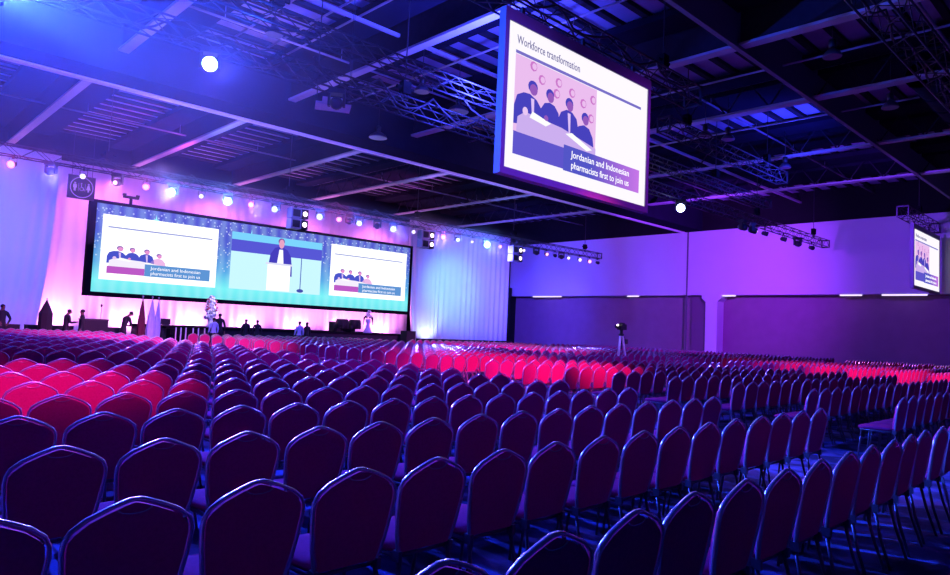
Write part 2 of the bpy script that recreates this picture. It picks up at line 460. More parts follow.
def banner_mat(c1, c2, x0, x1, nm):
    if nm in MATS: return MATS[nm]
    m = bpy.data.materials.new(nm); m.use_nodes = True; nt = m.node_tree; nt.nodes.clear(); L = nt.links.new
    o = nt.nodes.new('ShaderNodeOutputMaterial'); e = nt.nodes.new('ShaderNodeEmission'); tc = nt.nodes.new('ShaderNodeTexCoord'); sx = nt.nodes.new('ShaderNodeSeparateXYZ')
    mr = nt.nodes.new('ShaderNodeMapRange'); mr.inputs[1].default_value = x0; mr.inputs[2].default_value = x1
    mx = nt.nodes.new('ShaderNodeMix'); mx.data_type = 'RGBA'; mx.inputs[6].default_value = (*c1, 1); mx.inputs[7].default_value = (*c2, 1)
    L(tc.outputs['Object'], sx.inputs[0]); L(sx.outputs['X'], mr.inputs[0]); L(mr.outputs[0], mx.inputs[0]); L(mx.outputs[2], e.inputs['Color']); L(e.outputs[0], o.inputs[0]); MATS[nm] = m; return m
def slide(parent, x, z, w, h, y, style, title=True):
    P = Pic(parent, x, z, w, h, y)
    if style == 'near':
        bgc, suit, skin, tab, band, ban, rule, back, tcol = glow(250, 245, 255, 1.05), glow(72, 66, 190), glow(150, 90, 190), glow(205, 175, 240), glow(95, 85, 205), banner_mat(srgb(84, 86, 200), srgb(205, 120, 235), w*.55, w*.97, 'near_banner'), glow(120, 110, 200), glow(236, 190, 240), glow(96, 92, 150)
    else:
        bgc, suit, skin, tab, band, ban, rule, back, tcol = glow(255, 255, 255, 1.3), glow(75, 85, 205), glow(235, 150, 215), glow(246, 240, 255), glow(190, 90, 200), glow(95, 150, 215), glow(150, 160, 215), glow(255, 250, 255), glow(150, 150, 200)
    dsp = P.rect('display', 0, 1, 0, 1, bgc, 1); P.p = dsp; parent = dsp
    P.rect('rule_line', .045, .945, .800, .822, rule, 2)
    pu, pv, pw, ph = (.045, .26, .54, .535) if style == 'near' else (.05, .21, .50, .44)
    q = lambda a, b: (pu+a*pw, pv+b*ph)
    if style == 'near': P.rect('photo_backdrop', *[pu, pu+pw, pv, pv+ph], back, 2)
    heads = ((.20, .62, .052, .085), (.40, .61, .045, .080), (.64, .60, .047, .082), (.85, .49, .045, .078))
    bodies = ([(0, .10), (.0, .34), (.03, .48), (.10, .54), (.17, .55), (.25, .50), (.31, .40), (.33, .22), (.30, .16)],
              [(.28, .2), (.30, .42), (.34, .51), (.40, .54), (.46, .52), (.51, .44), (.53, .2)],
              [(.50, .2), (.51, .38), (.54, .48), (.61, .54), (.68, .53), (.74, .46), (.77, .3), (.77, .15)],
              [(.70, .14), (.72, .28), (.77, .38), (.84, .42), (.91, .39), (.96, .28), (.98, .12)])
    for i in (1, 0, 2, 3):
        P.poly('figure_jacket', [q(a, b) for a, b in bodies[i]], suit if i < 3 or style == 'near' else glow(240, 185, 235), 3)
        hu, hv, ru, rv = heads[i]; c = q(hu, hv)
        if i in (0, 2): P.poly('figure_shirt', [q(hu-.018, .50), q(hu+.018, .50), q(hu+.022, .22), q(hu+.004, .22)], glow(225, 195, 250), 4)
        P.disc('figure_hair', c[0], c[1]+.018*ph/.5, ru*pw*1.06, rv*ph*.98, (suit if style == 'near' else glow(150, 110, 190)), 4)
        P.disc('figure_head', c[0]+.004, c[1], ru*pw*.86, rv*ph*.88, skin, 5)
    P.disc('figure_hand', *q(.12, .30), .030*pw, .055*ph, glow(235, 200, 245), 7); P.disc('figure_hand', *q(.36, .31), .025*pw, .04*ph, skin, 7)
    P.poly('signing_table', [q(0.03, .0), q(1, .0), q(1, .14), q(.55, .26), q(.12, .29), q(.04, .2)], tab, 6)
    P.poly('document', [q(.17, .24), q(.36, .20), q(.42, .26), q(.20, .33)], glow(255, 255, 255), 7)
    P.poly('document', [q(.60, .20), q(.88, .06), q(.95, .10), q(.68, .24)], glow(255, 255, 255), 7)
    if style == 'near':
        for (a, b) in ((.20, .93), (.50, .86), (.67, .80), (.82, .72), (.48, .70), (.93, .55), (.95, .83), (.30, .80)):
            c = q(a, b); P.disc('backdrop_emblem', c[0], c[1], .022, .036, glow(205, 120, 205), 3, 8)
            P.disc('backdrop_emblem_core', c[0]+.004, c[1], .014, .024, back, 4, 8)
        P.rect('picture_base', .045, .585, .105, .262, band, 6)
    else:
        P.rect('picture_base', .055, .36, .10, .21, band, 6)
    P.rect('caption_banner', .36, .94, .095, .285, ban, 8)
    if title and style == 'near':
        text_mesh('Workforce transformation', h*.085, 'title_text', tcol, parent, (x+.045*w, y-.03, z+.865*h), width=w*.405)
    tw = w*.44
    text_mesh('Jordanian and Indonesian', h*.075, 'caption_text', glow(252, 250, 255, 1.2), parent, (x+.41*w, y-.035, z+.205*h), width=tw)
    text_mesh('pharmacists first to join us', h*.075, 'caption_text', glow(252, 250, 255, 1.2), parent, (x+.41*w, y-.035, z+.125*h), width=tw)

M_bezel = mat('screen_bezel', (.22, .22, .28), .5, .0, noise=(8, .1))
def hanging_screen(x0, z0, w, h, y, label):
    t = empty('hanging_screen', (x0, y, z0), 0, label, 'screen')
    fr = .12
    mb = MB(); mb.box(-fr, w+fr, .0, .14, -fr-.02, h+.25)
    mb.build('housing', M_bezel, t)
    mb = MB()
    mb.box(-fr, 0, -.03, 0, -fr-.02, h+.25); mb.box(w, w+fr, -.03, 0, -fr-.02, h+.25); mb.box(0, w, -.03, 0, -fr-.02, 0); mb.box(0, w, -.03, 0, h, h+.25)
    mb.build('frame', M_bezel, t)
    slide(t, 0, 0, w, h, -.002, 'near')
    for x in (.5, w/2, w-.5):
        mb = MB(); mb.box(x-.04, x+.04, .08, .14, h+.25, h+.46); mb.build('hanging_bracket', M_dark, t)
    return t
hanging_screen(9.36, 4.80, 5.0, 2.92, 9.1, 'large hanging screen near the camera showing a slide about workforce transformation')
hanging_screen(38.55, 4.75, 5.0, 2.80, 9.1, 'distant hanging screen beside the right wall, the smaller of two')

# ------------------------------------------------------------------ main LED wall
def led_mat():
    m = bpy.data.materials.new('led_background'); m.use_nodes = True
    nt = m.node_tree; nt.nodes.clear(); L = nt.links.new
    o = nt.nodes.new('ShaderNodeOutputMaterial'); e = nt.nodes.new('ShaderNodeEmission'); L(e.outputs[0], o.inputs[0])
    tc = nt.nodes.new('ShaderNodeTexCoord'); sx = nt.nodes.new('ShaderNodeSeparateXYZ'); L(tc.outputs['Object'], sx.inputs[0])
    mr = nt.nodes.new('ShaderNodeMapRange'); mr.inputs[1].default_value = 0; mr.inputs[2].default_value = 4.45; L(sx.outputs['Z'], mr.inputs[0])
    cr = nt.nodes.new('ShaderNodeValToRGB'); el = cr.color_ramp.elements
    el[0].position = 0; el[0].color = (*srgb(110, 225, 235), 1); el[1].position = 1; el[1].color = (*srgb(84, 88, 205), 1)
    a = el.new(.14); a.color = (*srgb(120, 240, 245), 1); a = el.new(.35); a.color = (*srgb(90, 170, 230), 1); a = el.new(.7); a.color = (*srgb(80, 95, 210), 1)
    L(mr.outputs[0], cr.inputs[0])
    vo = nt.nodes.new('ShaderNodeTexVoronoi'); vo.inputs['Scale'].default_value = 5.5; L(tc.outputs['Object'], vo.inputs['Vector'])
    lt = nt.nodes.new('ShaderNodeMath'); lt.operation = 'LESS_THAN'; lt.inputs[1].default_value = .24; L(vo.outputs['Distance'], lt.inputs[0])
    wv = nt.nodes.new('ShaderNodeTexWave'); wv.inputs['Scale'].default_value = .5; wv.inputs['Distortion'].default_value = 3; L(tc.outputs['Object'], wv.inputs['Vector'])
    wn = nt.nodes.new('ShaderNodeMath'); wn.operation = 'MULTIPLY'; wn.inputs[1].default_value = .6; L(lt.outputs[0], wn.inputs[0])
    gt = nt.nodes.new('ShaderNodeMath'); gt.operation = 'GREATER_THAN'; gt.inputs[1].default_value = 1.6; L(sx.outputs['Z'], gt.inputs[0])
    mu = nt.nodes.new('ShaderNodeMath'); mu.operation = 'MULTIPLY'; L(wn.outputs[0], mu.inputs[0]); L(gt.outputs[0], mu.inputs[1])
    m1 = nt.nodes.new('ShaderNodeMix'); m1.data_type = 'RGBA'; L(mu.outputs[0], m1.inputs[0]); L(cr.outputs[0], m1.inputs[6]); m1.inputs[7].default_value = (.75, .85, 1, 1)
    m2 = nt.nodes.new('ShaderNodeMath'); m2.operation = 'MULTIPLY'; m2.inputs[1].default_value = .18; L(wv.outputs['Fac'], m2.inputs[0])
    m3 = nt.nodes.new('ShaderNodeMix'); m3.data_type = 'RGBA'; L(m2.outputs[0], m3.inputs[0]); L(m1.outputs[2], m3.inputs[6]); m3.inputs[7].default_value = (.6, .95, 1, 1)
    L(m3.outputs[2], e.inputs['Color']); e.inputs['Strength'].default_value = 1.05
    return m
t = empty('stage_screen', (9.82, 38.0, 2.68), 0, 'very wide stage screen with two slides flanking a live speaker picture', 'screen')
W, H = 20.2, 4.5
mb = MB(); mb.box(-.28, W+.22, .05, .45, -.22, H+.16); mb.build('housing', M_black, t)
mb = MB(); mb.box(-.28, 0, -.02, .05, -.22, H+.16); mb.box(W, W+.22, -.02, .05, -.22, H+.16); mb.box(0, W, -.02, .05, -.22, 0); mb.box(0, W, -.02, .05, H, H+.16); mb.build('frame', M_black, t)
mb = MB(); mb.box(0, W, .0, .05, 0, H); mb.build('led_display', led_mat(), t)
slide(t, .32, .65, 6.0, 3.33, -.004, 'far')
slide(t, 13.75, .72, 6.15, 3.33, -.004, 'far')
P = Pic(t, 7.12, .68, 5.95, 3.30, -.004)
P.rect('video_background', 0, 1, 0, 1, glow(196, 240, 252, 1.1), 1)
P.rect('video_top_band', 0, 1, .87, 1, glow(120, 205, 245, 1.1), 2)
P.rect('video_blue_band', 0, 1, .66, .87, glow(88, 88, 215), 2)
P.poly('speaker_jacket', [(.395, .50), (.41, .68), (.455, .80), (.50, .83), (.55, .82), (.60, .78), (.64, .66), (.655, .48), (.66, .30), (.62, .30)], glow(70, 62, 190), 3)
P.poly('speaker_shirt', [(.485, .50), (.505, .78), (.545, .78), (.56, .50)], glow(240, 240, 255, 1.2), 4)
P.disc('speaker_head', .527, .885, .030, .085, glow(235, 165, 200), 5)
P.disc('speaker_hair', .525, .93, .036, .060, glow(130, 80, 165), 4)
P.rect('speaker_lectern', .385, .64, .02, .50, glow(250, 252, 255, 1.2), 6)
P.rect('lectern_top', .365, .66, .49, .525, glow(225, 225, 250), 7)
P.rect('microphone_stand', .758, .768, .06, .66, glow(75, 95, 190), 3)
P.disc('microphone_base', .763, .05, .04, .035, glow(70, 80, 175), 4)
for (u, v_) in ((8.3, 3.9), (2.9, 3.98), (14.5, 3.9), (17.5, 3.98)):
    mb = MB(); mb.prism([(u-.22, v_), (u-.03, v_+.08), (u, v_+.34), (u+.03, v_+.08), (u+.22, v_), (u+.03, v_-.05), (u, v_-.25), (u-.03, v_-.05)], -.008, -.006); mb.build('star_glint', glow(150, 240, 250, 1.2), t)

# ------------------------------------------------------------------ trusses
def truss(x0, x1, y, z, label, s=.40, step=.5, m=None):
    t = empty('lighting_truss', (x0, y, z), 0, label, 'truss'); L = x1-x0; h = s/2; m = m or M_truss
    for dy in (-h, h):
        for dz in (-h, h):
            mb = MB(); mb.tube([(0, dy, dz), (L, dy, dz)], .026, 6); mb.build('chord', m, t)
    n = int(L/step)
    for face in range(4):
        mb = MB()
        for i in range(n):
            a, b = i*L/n, (i+1)*L/n
            if i % 2: a, b = b, a
            pa, pb = {0: ((a, -h, -h), (b, -h, h)), 1: ((a, h, -h), (b, h, h)), 2: ((a, -h, h), (b, h, h)), 3: ((a, -h, -h), (b, h, -h))}[face]
            mb.tube([pa, pb], .013, 4, cap=False)
        mb.build('lattice', m, t, fix=False)
    for x in (0, L):
        mb = MB(); mb.box(x-.02, x+.02, -h-.03, h+.03, -h-.03, -h+.03); mb.box(x-.02, x+.02, -h-.03, h+.03, h-.03, h+.03)
        mb.box(x-.02, x+.02, -h-.03, -h+.03, -h, h); mb.box(x-.02, x+.02, h-.03, h+.03, -h, h); mb.build('end_plate', m, t)
    return t
truss(2.0, 41.4, 29.9, 7.45, 'long black stage truss crowded with coloured lamps above the stage')
truss(-2, 42.4, 14.5, 7.55, 'long dark truss crossing the hall overhead, carrying one bright blue lamp')
truss(7.5, 17.4, 9.55, 8.45, 'metal lattice truss directly above the large hanging screen', s=.5)
truss(38.0, 44.2, 9.45, 8.35, 'metal lattice truss above the distant hanging screen', s=.5)
truss(19.5, 29, 11.7, 8.6, 'dark truss high in the roof right of the large hanging screen', s=.45)
truss(13.5, 26, 4.2, 8.7, 'dark truss at the top right of the roof', s=.6)
truss(3.0, 31.0, 13.15, 7.95, 'second dark truss running close beside the hall truss', s=.35)
# drooping power cables looped along the trusses
for i, (x0, x1, y, z, dz) in enumerate(((3.5, 9, 14.8, 7.75, .35), (8, 15.5, 14.15, 7.8, .5), (12, 21, 13.3, 7.75, .45), (19, 28, 14.8, 7.8, .5), (6, 13, 29.65, 7.66, .3), (16, 26, 29.65, 7.66, .35), (9, 17, 9.3, 8.6, .3), (14, 24, 4.5, 9.0, .4))):
    mb = MB(); pts = []
    for j in range(25):
        t_ = j/24; pts.append((x0+(x1-x0)*t_, y+.06*math.sin(j*1.7), z+.08-dz*abs(math.sin(t_*PI*4))))
    mb.tube(pts, .028, 5); tag(mb.build('power_cable', M_dark), '%s black power cable looping along the roof trusses, counted from the left' % ORD[i+1], 'cable', 'power cables on the trusses')
# suspension for trusses: motor hoists with chains
def hoist(x, y, z, ztop, label):
    t = empty('chain_hoist', (x, y, z), 0, label, 'hoist', 'chain hoists holding up the trusses')
    mb = MB(); mb.tube([(0, 0, 0), (0, 0, ztop-z)], .018, 4, cap=False); mb.build('chain', M_truss, t)
    mb = MB(); mb.box(-.13, .13, -.1, .1, .12, .45); mb.tube([(-.28, 0, .28), (.28, 0, .28)], .05, 6); mb.build('motor', M_black, t)
    mb = MB(); mb.tube([(-.12, 0, .15), (-.1, 0, -.02), (.1, 0, -.02), (.12, 0, .15)], .02, 4); mb.build('hook', M_dark, t)
for i, x in enumerate((8, 16, 24, 32, 39.6)): hoist(x, 29.9, 7.66, 11.1, '%s chain hoist from the left along the stage truss' % ORD[i+1])
for i, x in enumerate((3, 11, 19, 33, 40.5)): hoist(x, 14.5, 7.76, 11.1, '%s chain hoist from the left along the truss crossing the hall' % ORD[i+1])
for i, x in enumerate((9.5, 15.8)): hoist(x, 9.55, 8.72, 11.1, '%s chain hoist above the large hanging screen' % ('left', 'right')[i])

for i, x in enumerate((6.5, 14, 26)): hoist(x, 13.15, 8.13, 11.1, '%s chain hoist from the left on the second truss beside the hall truss' % ORD[i+1])
for i, x in enumerate((21, 27.5)): hoist(x, 11.7, 8.84, 11.1, '%s chain hoist on the dark truss right of the hanging screen' % ('left', 'right')[i])
for i, x in enumerate((15, 24)): hoist(x, 4.2, 9.02, 11.1, '%s chain hoist on the truss at the top right of the roof' % ('left', 'right')[i])
hoist(41, 9.45, 8.62, 11.1, 'chain hoist above the distant hanging screen')
# ------------------------------------------------------------------ stage lamps
def lamp_proto(kind):
    t = empty('stage_lamp', (0, 0, 0), 0, 'x', 'stage light')
    if kind == 'par':
        mb = MB(); mb.tube([(-.13, 0, 0), (-.13, 0, .22), (.13, 0, .22), (.13, 0, 0)], .014, 4); mb.box(-.03, .03, -.03, .03, .2, .32); mb.build('yoke', M_dark, t)
        mb = MB(); mb.lathe([(.05, .16), (.10, .12), (.115, 0), (.12, -.14)], (0, 0, 0), 14, axis='y'); mb.build('housing', M_dark, t)
    else:
        mb = MB(); mb.box(-.2, .2, -.13, .13, .22, .34); mb.box(-.21, -.15, -.07, .07, -.08, .24); mb.box(.15, .21, -.07, .07, -.08, .24); mb.build('yoke', M_dark, t)
        mb = MB(); mb.lathe([(.07, .22), (.14, .16), (.16, .02), (.15, -.14), (.12, -.2)], (0, 0, 0), 16, axis='y'); mb.build('housing', M_dark, t)
    return t
def lamp(kind, x, y, z, r, color, s, label, rz=0, tilt=.5, group='lamps hung on the stage truss'):
    t = lamp_proto(kind); t.location = (x, y, z); t.rotation_euler = (0, 0, rz); t['label'] = label; t['group'] = group
    yo = -.142 if kind == 'par' else -.202
    hs = [c for c in col.objects if c.parent == t and c.name.startswith('housing')][0]
    if r > 0:
        mb = MB(); mb.lathe([(r*.2, -.03), (r*.8, -.02), (r, .0)], (0, yo, 0), 16, axis='y')
        o = mb.build('lens', emi('lens_%d_%d_%d_%g' % (*[int(c*100) for c in color], s), color, s), hs)
    else:
        mb = MB(); mb.lathe([(.02, -.02), (.10, -.01), (.11, 0)], (0, yo, 0), 14, axis='y'); mb.build('lens', mat('dark_lens', (.03, .03, .05), .1), hs)
    hs.rotation_euler = (tilt, 0, 0)
    return t
PK, BL, CY, WH, OR = (1, .22, .62), (.22, .28, 1), (.30, .75, 1), (.62, .55, 1), (1, .38, .5)
rig = [(4.79, PK, .16, 'par'), (6.01, None, 0, 'mover'), (7.12, WH, .13, 'par'), (8.34, WH, .10, 'mover'), (9.45, PK, .15, 'par'), (10.55, CY, .21, 'mover'), (11.75, WH, .12, 'par'),
       (12.93, CY, .21, 'mover'), (14.07, PK, .15, 'par'), (15.28, BL, .18, 'mover'), (17.67, BL, .19, 'mover'), (18.77, PK, .15, 'par'), (19.4, None, 0, 'mover'), (20.0, BL, .18, 'mover'), (21.15, None, 0, 'mover'),
       (22.21, BL, .20, 'mover'), (23.6, WH, .13, 'par'), (25.83, PK, .16, 'par'), (26.94, BL, .15, 'mover'), (28.16, WH, .11, 'par'), (29.37, CY, .24, 'mover'), (30.61, OR, .12, 'par'),
       (32.77, WH, .11, 'par'), (34.06, None, 0, 'mover'), (35.09, OR, .13, 'par'), (36.0, None, 0, 'par'), (36.7, None, 0, 'mover'), (37.46, WH, .13, 'par'), (38.73, WH, .15, 'par'), (39.9, OR, .15, 'par'), (40.9, None, 0, 'par')]
CN = {PK: 'pink glowing', BL: 'blue glowing', CY: 'brilliant cyan', WH: 'white glowing', OR: 'orange glowing'}
for i, (x, c, r, kd) in enumerate(rig):
    lab = '%s lamp from the left on the stage truss, %s' % (ORD[i+1], CN[c] if c else 'unlit black moving head')
    lamp(kd, x, 29.7, 6.89 if kd == 'mover' else 6.91, r*.8, c or WH, {PK: 3.5, OR: 2.5, WH: 2.5, BL: 5, CY: 9}[c] if c else 0, lab, rz=random.uniform(-.2, .2)-.6, tilt=.25)
lamp('mover', 5.64, 14.3, 7.0, .15, (.45, .75, 1), 30, 'brilliant blue white moving head high in the upper left of the roof', rz=-.4, tilt=.3, group='lamps hung on the hall truss')
lamp('mover', 1.75, 14.3, 7.0, .15, (.45, .75, 1), 30, 'brilliant blue moving head at the extreme top left corner', rz=-.4, tilt=.3, group='lamps hung on the hall truss')
lamp('mover', 25.3, 14.3, 7.0, .17, (.5, .6, 1), 14, 'bright blue white lamp just right of the large hanging screen', rz=-1.0, tilt=.2, group='lamps hung on the hall truss')
for i, (x, kd) in enumerate(((8.9, 'mover'), (31.5, 'mover'), (32.6, 'mover'), (34.0, 'par'), (36.3, 'par'), (38.2, 'mover'), (40.2, 'par'))):
    lamp(kd, x*.986, 14.3, 6.99 if kd == 'mover' else 7.01, 0 if i != 2 else .05, WH, 3, '%s dark lamp from the left under the truss crossing the hall' % ORD[i+1], rz=random.uniform(-.8, .8), tilt=.3, group='lamps hung on the hall truss')
# blinder cabinets: grey box stacked in two, with pairs of warm lamps facing right
for i, (x, nm) in enumerate(((16.3, 'left'), (24.4, 'middle'), (31.9, 'right'))):
    t = empty('blinder_light', (x, 29.7, 6.08), 0, '%s of three stacked twin blinder boxes hung below the stage truss' % nm, 'stage light', 'blinder boxes on the stage truss')
    for k in range(2):
        z = k*.52
        mb = MB(); mb.box(-.3, .25, -.2, .25, z, z+.48); cb = mb.build('cabinet', mat('cabinet_grey', (.25, .27, .33), .5, noise=(6, .1)), t)
        mb = MB(); mb.box(-.22, .17, -.215, -.2, z+.07, z+.41); mb.build('grille', M_black, cb)
        mb = MB(); mb.box(.25, .62, -.18, .2, z+.02, z+.46); lb = mb.build('lamp_box', M_black, t)
        mb = MB(); mb.lathe([(.05, -.02), (.11, -.01), (.12, .0)], (.44, -.185, z+.24), 12, axis='y'); mb.build('lamp_lens', emi('warm_lens', (1, .75, .72), 5), lb)
    mb = MB(); mb.box(-.05, .05, -.05, .05, 1.0, 1.12); mb.build('clamp', M_dark, t)

# roof pendants and odds and ends seen between the trusses
M_reflector = mat('pendant_reflector', (.10, .10, .13), .4, .5)
def pendant(x, y, z, label, r=.32):
    t = empty('pendant_lamp', (x, y, z), 0, label, 'lamp', 'unlit round pendants under the roof')
    mb = MB(); mb.lathe([(r, 0), (r*1.04, .02), (r*.9, .10), (r*.45, .22), (r*.3, .24)], (0, 0, 0), 20); mb.build('shade', M_reflector, t)
    mb = MB(); mb.lathe([(.07, .24), (.10, .28), (.10, .46), (.05, .5)], (0, 0, 0), 10); mb.build('ballast', M_dark, t)
    mb = MB(); mb.tube([(0, 0, .5), (0, 0, max(.8, 11.2-z))], .012, 4); mb.build('stem', M_dark, t)
for (x, y, z, lab) in ((19.53, 6.57, 9.52, 'round pendant highest at the right, below the top edge of the picture'),
    (24.02, 6.34, 9.22, 'round pendant nearest the right edge of the picture'),
    (24.38, 11.87, 9.22, 'round pendant right of the large hanging screen'),
    (23.52, 12.35, 9.22, 'small pendant immediately beside the large hanging screen'),
    (15.70, 17.57, 9.22, 'ring shaped pendant just left of the large hanging screen'),
    (15.92, 22.63, 9.22, 'ring shaped pendant above the pale beam edge'),
    (13.58, 17.00, 9.22, 'small pendant between two pale girders'),
    (8.56, 17.38, 9.52, 'small pendant lamp near the bright blue lamp'),
    (29.79, 11.89, 9.22, 'small pendant over the far right rows')):
    pendant(x, y, z, lab, r=.36 if 'ring' in lab else .24)
# projector on a hung tray
t = empty('hung_projector', (9.35, 15.4, 7.25), -.5, 'pale projector on a hung tray left of the large hanging screen', 'projector')
mb = MB(); mb.box(-.45, .45, -.3, .3, 0, .05); mb.build('tray', mat('tray_grey', (.6, .6, .65), .6), t)
mb = MB(); mb.box(-.28, .28, -.2, .22, .05, .22); mb.build('body', mat('projector_white', (.5, .5, .55), .5), t)
mb = MB(); mb.lathe([(.04, -.03), (.05, 0)], (.1, -.2, .14), 10, axis='y'); mb.build('lens', emi('projector_lens', (.8, 1, .75), 12), t)
for x in (-.42, .42):
    for y in (-.27, .27):
        mb = MB(); mb.tube([(x, y, .05), (x, y, 3.85)], .010, 4); mb.build('drop_rod', M_dark, t)
# conduit pipes
for (x, y0, y1, z, lab) in ((8.98, -2, 21.2, 10.62, 'thin pale conduit pipe nearest the bright blue lamp'), (10.1, -2, 21.2, 10.62, 'thin pale conduit pipe left of the second girder'), (10.8, -2, 21.2, 10.62, 'thin conduit pipe close beside the second girder'), (14.6, -2, 22.9, 10.4, 'thin conduit pipe right of the second girder'), (26.5, -2, 22.9, 10.2, 'thin conduit pipe over the right rows'), (21.2, -2, 22.9, 10.3, 'thin conduit pipe passing over the large hanging screen')):
    mb = MB(); mb.tube([(x, y0, z), (x, y1, z)], .035, 6); tag(mb.build('conduit_pipe', M_girder), lab, 'pipe')
for i, (x0, x1, y, z, lab) in enumerate(((-6, 44, 4.6, 10.5, 'thin pipe crossing the roof nearest the camera'), (-6, 44, 12.4, 10.6, 'thin pipe crossing the roof above the hall truss'), (-6, 44, 19.4, 10.4, 'thin pipe crossing the roof before the pale edged beam'), (-6, 44, 28.2, 10.4, 'thin pipe crossing the roof behind the pale edged beam'), (-6, 44, 33.5, 10.4, 'thin pipe crossing the roof above the stage front'))):
    mb = MB(); mb.tube([(x0, y, z), (x1, y, z)], .04, 6)
    for xx in range(-4, 44, 4): mb.tube([(xx, y, z), (xx, y, 10.86)], .015, 4)
    tag(mb.build('sprinkler_pipe', mat('pipe_grey', (.2, .2, .25), .5)), lab, 'pipe')
# ducts
def duct(x0, x1, y, z, r, lab):
    t = empty('air_duct', (x0, y, z), 0, lab, 'duct')
    mb = MB(); mb.lathe([(r, 0), (r, x1-x0)], (0, 0, 0), 16, axis='x'); mb.build('tube', M_joist, t)
    n = int((x1-x0)/1.5)
    for xx in (1, (x1-x0)/2, x1-x0-1):
        mb = MB(); mb.tube([(xx, 0, r), (xx, 0, 11.2-z)], .02, 4); mb.build('hanger', M_dark, t)
    for i in range(n+1):
        mb = MB(); mb.lathe([(r+.03, i*1.5), (r+.03, i*1.5+.06)], (0, 0, 0), 16, axis='x'); mb.build('collar', M_beam, t)
duct(24, 37, 5.5, 10.1, .42, 'round dark air duct in the upper right of the roof')

# ------------------------------------------------------------------ restroom sign
t = empty('restroom_sign', (8.42, 37.8, 7.2), 0, 'square dark restroom sign with a pictogram ring above the stage screen corner', 'sign')
w = 1.2
mb = MB(); mb.box(0, w, 0, .12, 0, w-.05); mb.build('panel', mat('sign_panel', (.02, .015, .05), .5), t)
c = (w/2, (w-.05)/2); m_ = emi('sign_mark', srgb(190, 140, 255), .8)
def ringmesh(r0, r1, n=40):
    v = []; f = []
    for i in range(n):
        a = 2*PI*i/n; v += [(c[0]+r0*math.cos(a), -.012, c[1]+r0*math.sin(a)), (c[0]+r1*math.cos(a), -.012, c[1]+r1*math.sin(a))]
    for i in range(n): j = (i+1) % n; f.append((2*i, 2*i+1, 2*j+1, 2*j))
    mb = MB(); mb.add(v, f); return mb
ringmesh(.48, .52).build('ring', m_, t)
for sx, dress in ((-.30, False), (.30, True)):
    mb = MB(); X = c[0]+sx; mb.lathe([(.045, -.012), (.045, 0)], (X, 0, c[1]+.19), 12, axis='y')
    if dress: mb.prism([(X-.04, c[1]+.13), (X+.04, c[1]+.13), (X+.10, c[1]-.09), (X+.03, c[1]-.09), (X+.03, c[1]-.2), (X-.03, c[1]-.2), (X-.03, c[1]-.09), (X-.10, c[1]-.09)], -.012, 0)
    else: mb.prism([(X-.08, c[1]+.13), (X+.08, c[1]+.13), (X+.08, c[1]-.05), (X+.045, c[1]-.05), (X+.045, c[1]-.2), (X-.045, c[1]-.2), (X-.045, c[1]-.05), (X-.08, c[1]-.05)], -.012, 0)
    mb.build('figure_pictogram', m_, t)
for dx in (-.14, .15):
    mb = MB(); mb.box(c[0]+dx-.007, c[0]+dx+.007, -.012, 0, c[1]-.18, c[1]+.2); mb.build('divider_line', m_, t)
mb = MB(); X = c[0]
mb.lathe([(.035, -.012), (.035, 0)], (X-.02, 0, c[1]+.19), 12, axis='y')
mb.tube([(X-.02, -.006, c[1]+.14), (X-.01, -.006, c[1]), (X+.07, -.006, c[1]-.01), (X+.11, -.006, c[1]-.14)], .02, 5)
mb.tube([(X+.08*math.cos(a)-.005, -.006, c[1]-.08+.08*math.sin(a)) for a in [2.2+.35*i for i in range(12)]], .013, 5)
mb.build('wheelchair_pictogram', m_, t)
for dx in (.15, w-.15):
    mb = MB(); mb.tube([(dx, .06, w-.05), (dx, .06, 3.4)], .012, 4); mb.build('hanging_wire', M_dark, t)
# small speaker brackets on top of the screen
for (x, lab) in ((11.4, 'small dark bracket lamp standing on the top edge of the stage screen'),):
    t = empty('screen_bracket', (x, 38.05, 7.34), 0, lab, 'bracket')
    mb = MB(); mb.box(-.06, .06, -.06, .06, 0, .3); mb.build('post', M_black, t)
    mb = MB(); mb.box(-.38, .38, -.08, .08, .3, .42); mb.box(-.4, -.25, -.08, .08, .42, .52); mb.box(.25, .4, -.08, .08, .42, .52); mb.build('crossbar', M_black, t)
# dark cable down the edge of corner curtain
mb = MB(); mb.tube([(42.4, 39.75, .0), (42.4, 39.75, 5.0)], .05, 5); mb.box(42.3, 42.55, 39.65, 39.8, 4.6, 5.3)
tag(mb.build('hanging_cable', M_black), 'black cable with a box hanging down the right edge of corner curtain', 'cable')

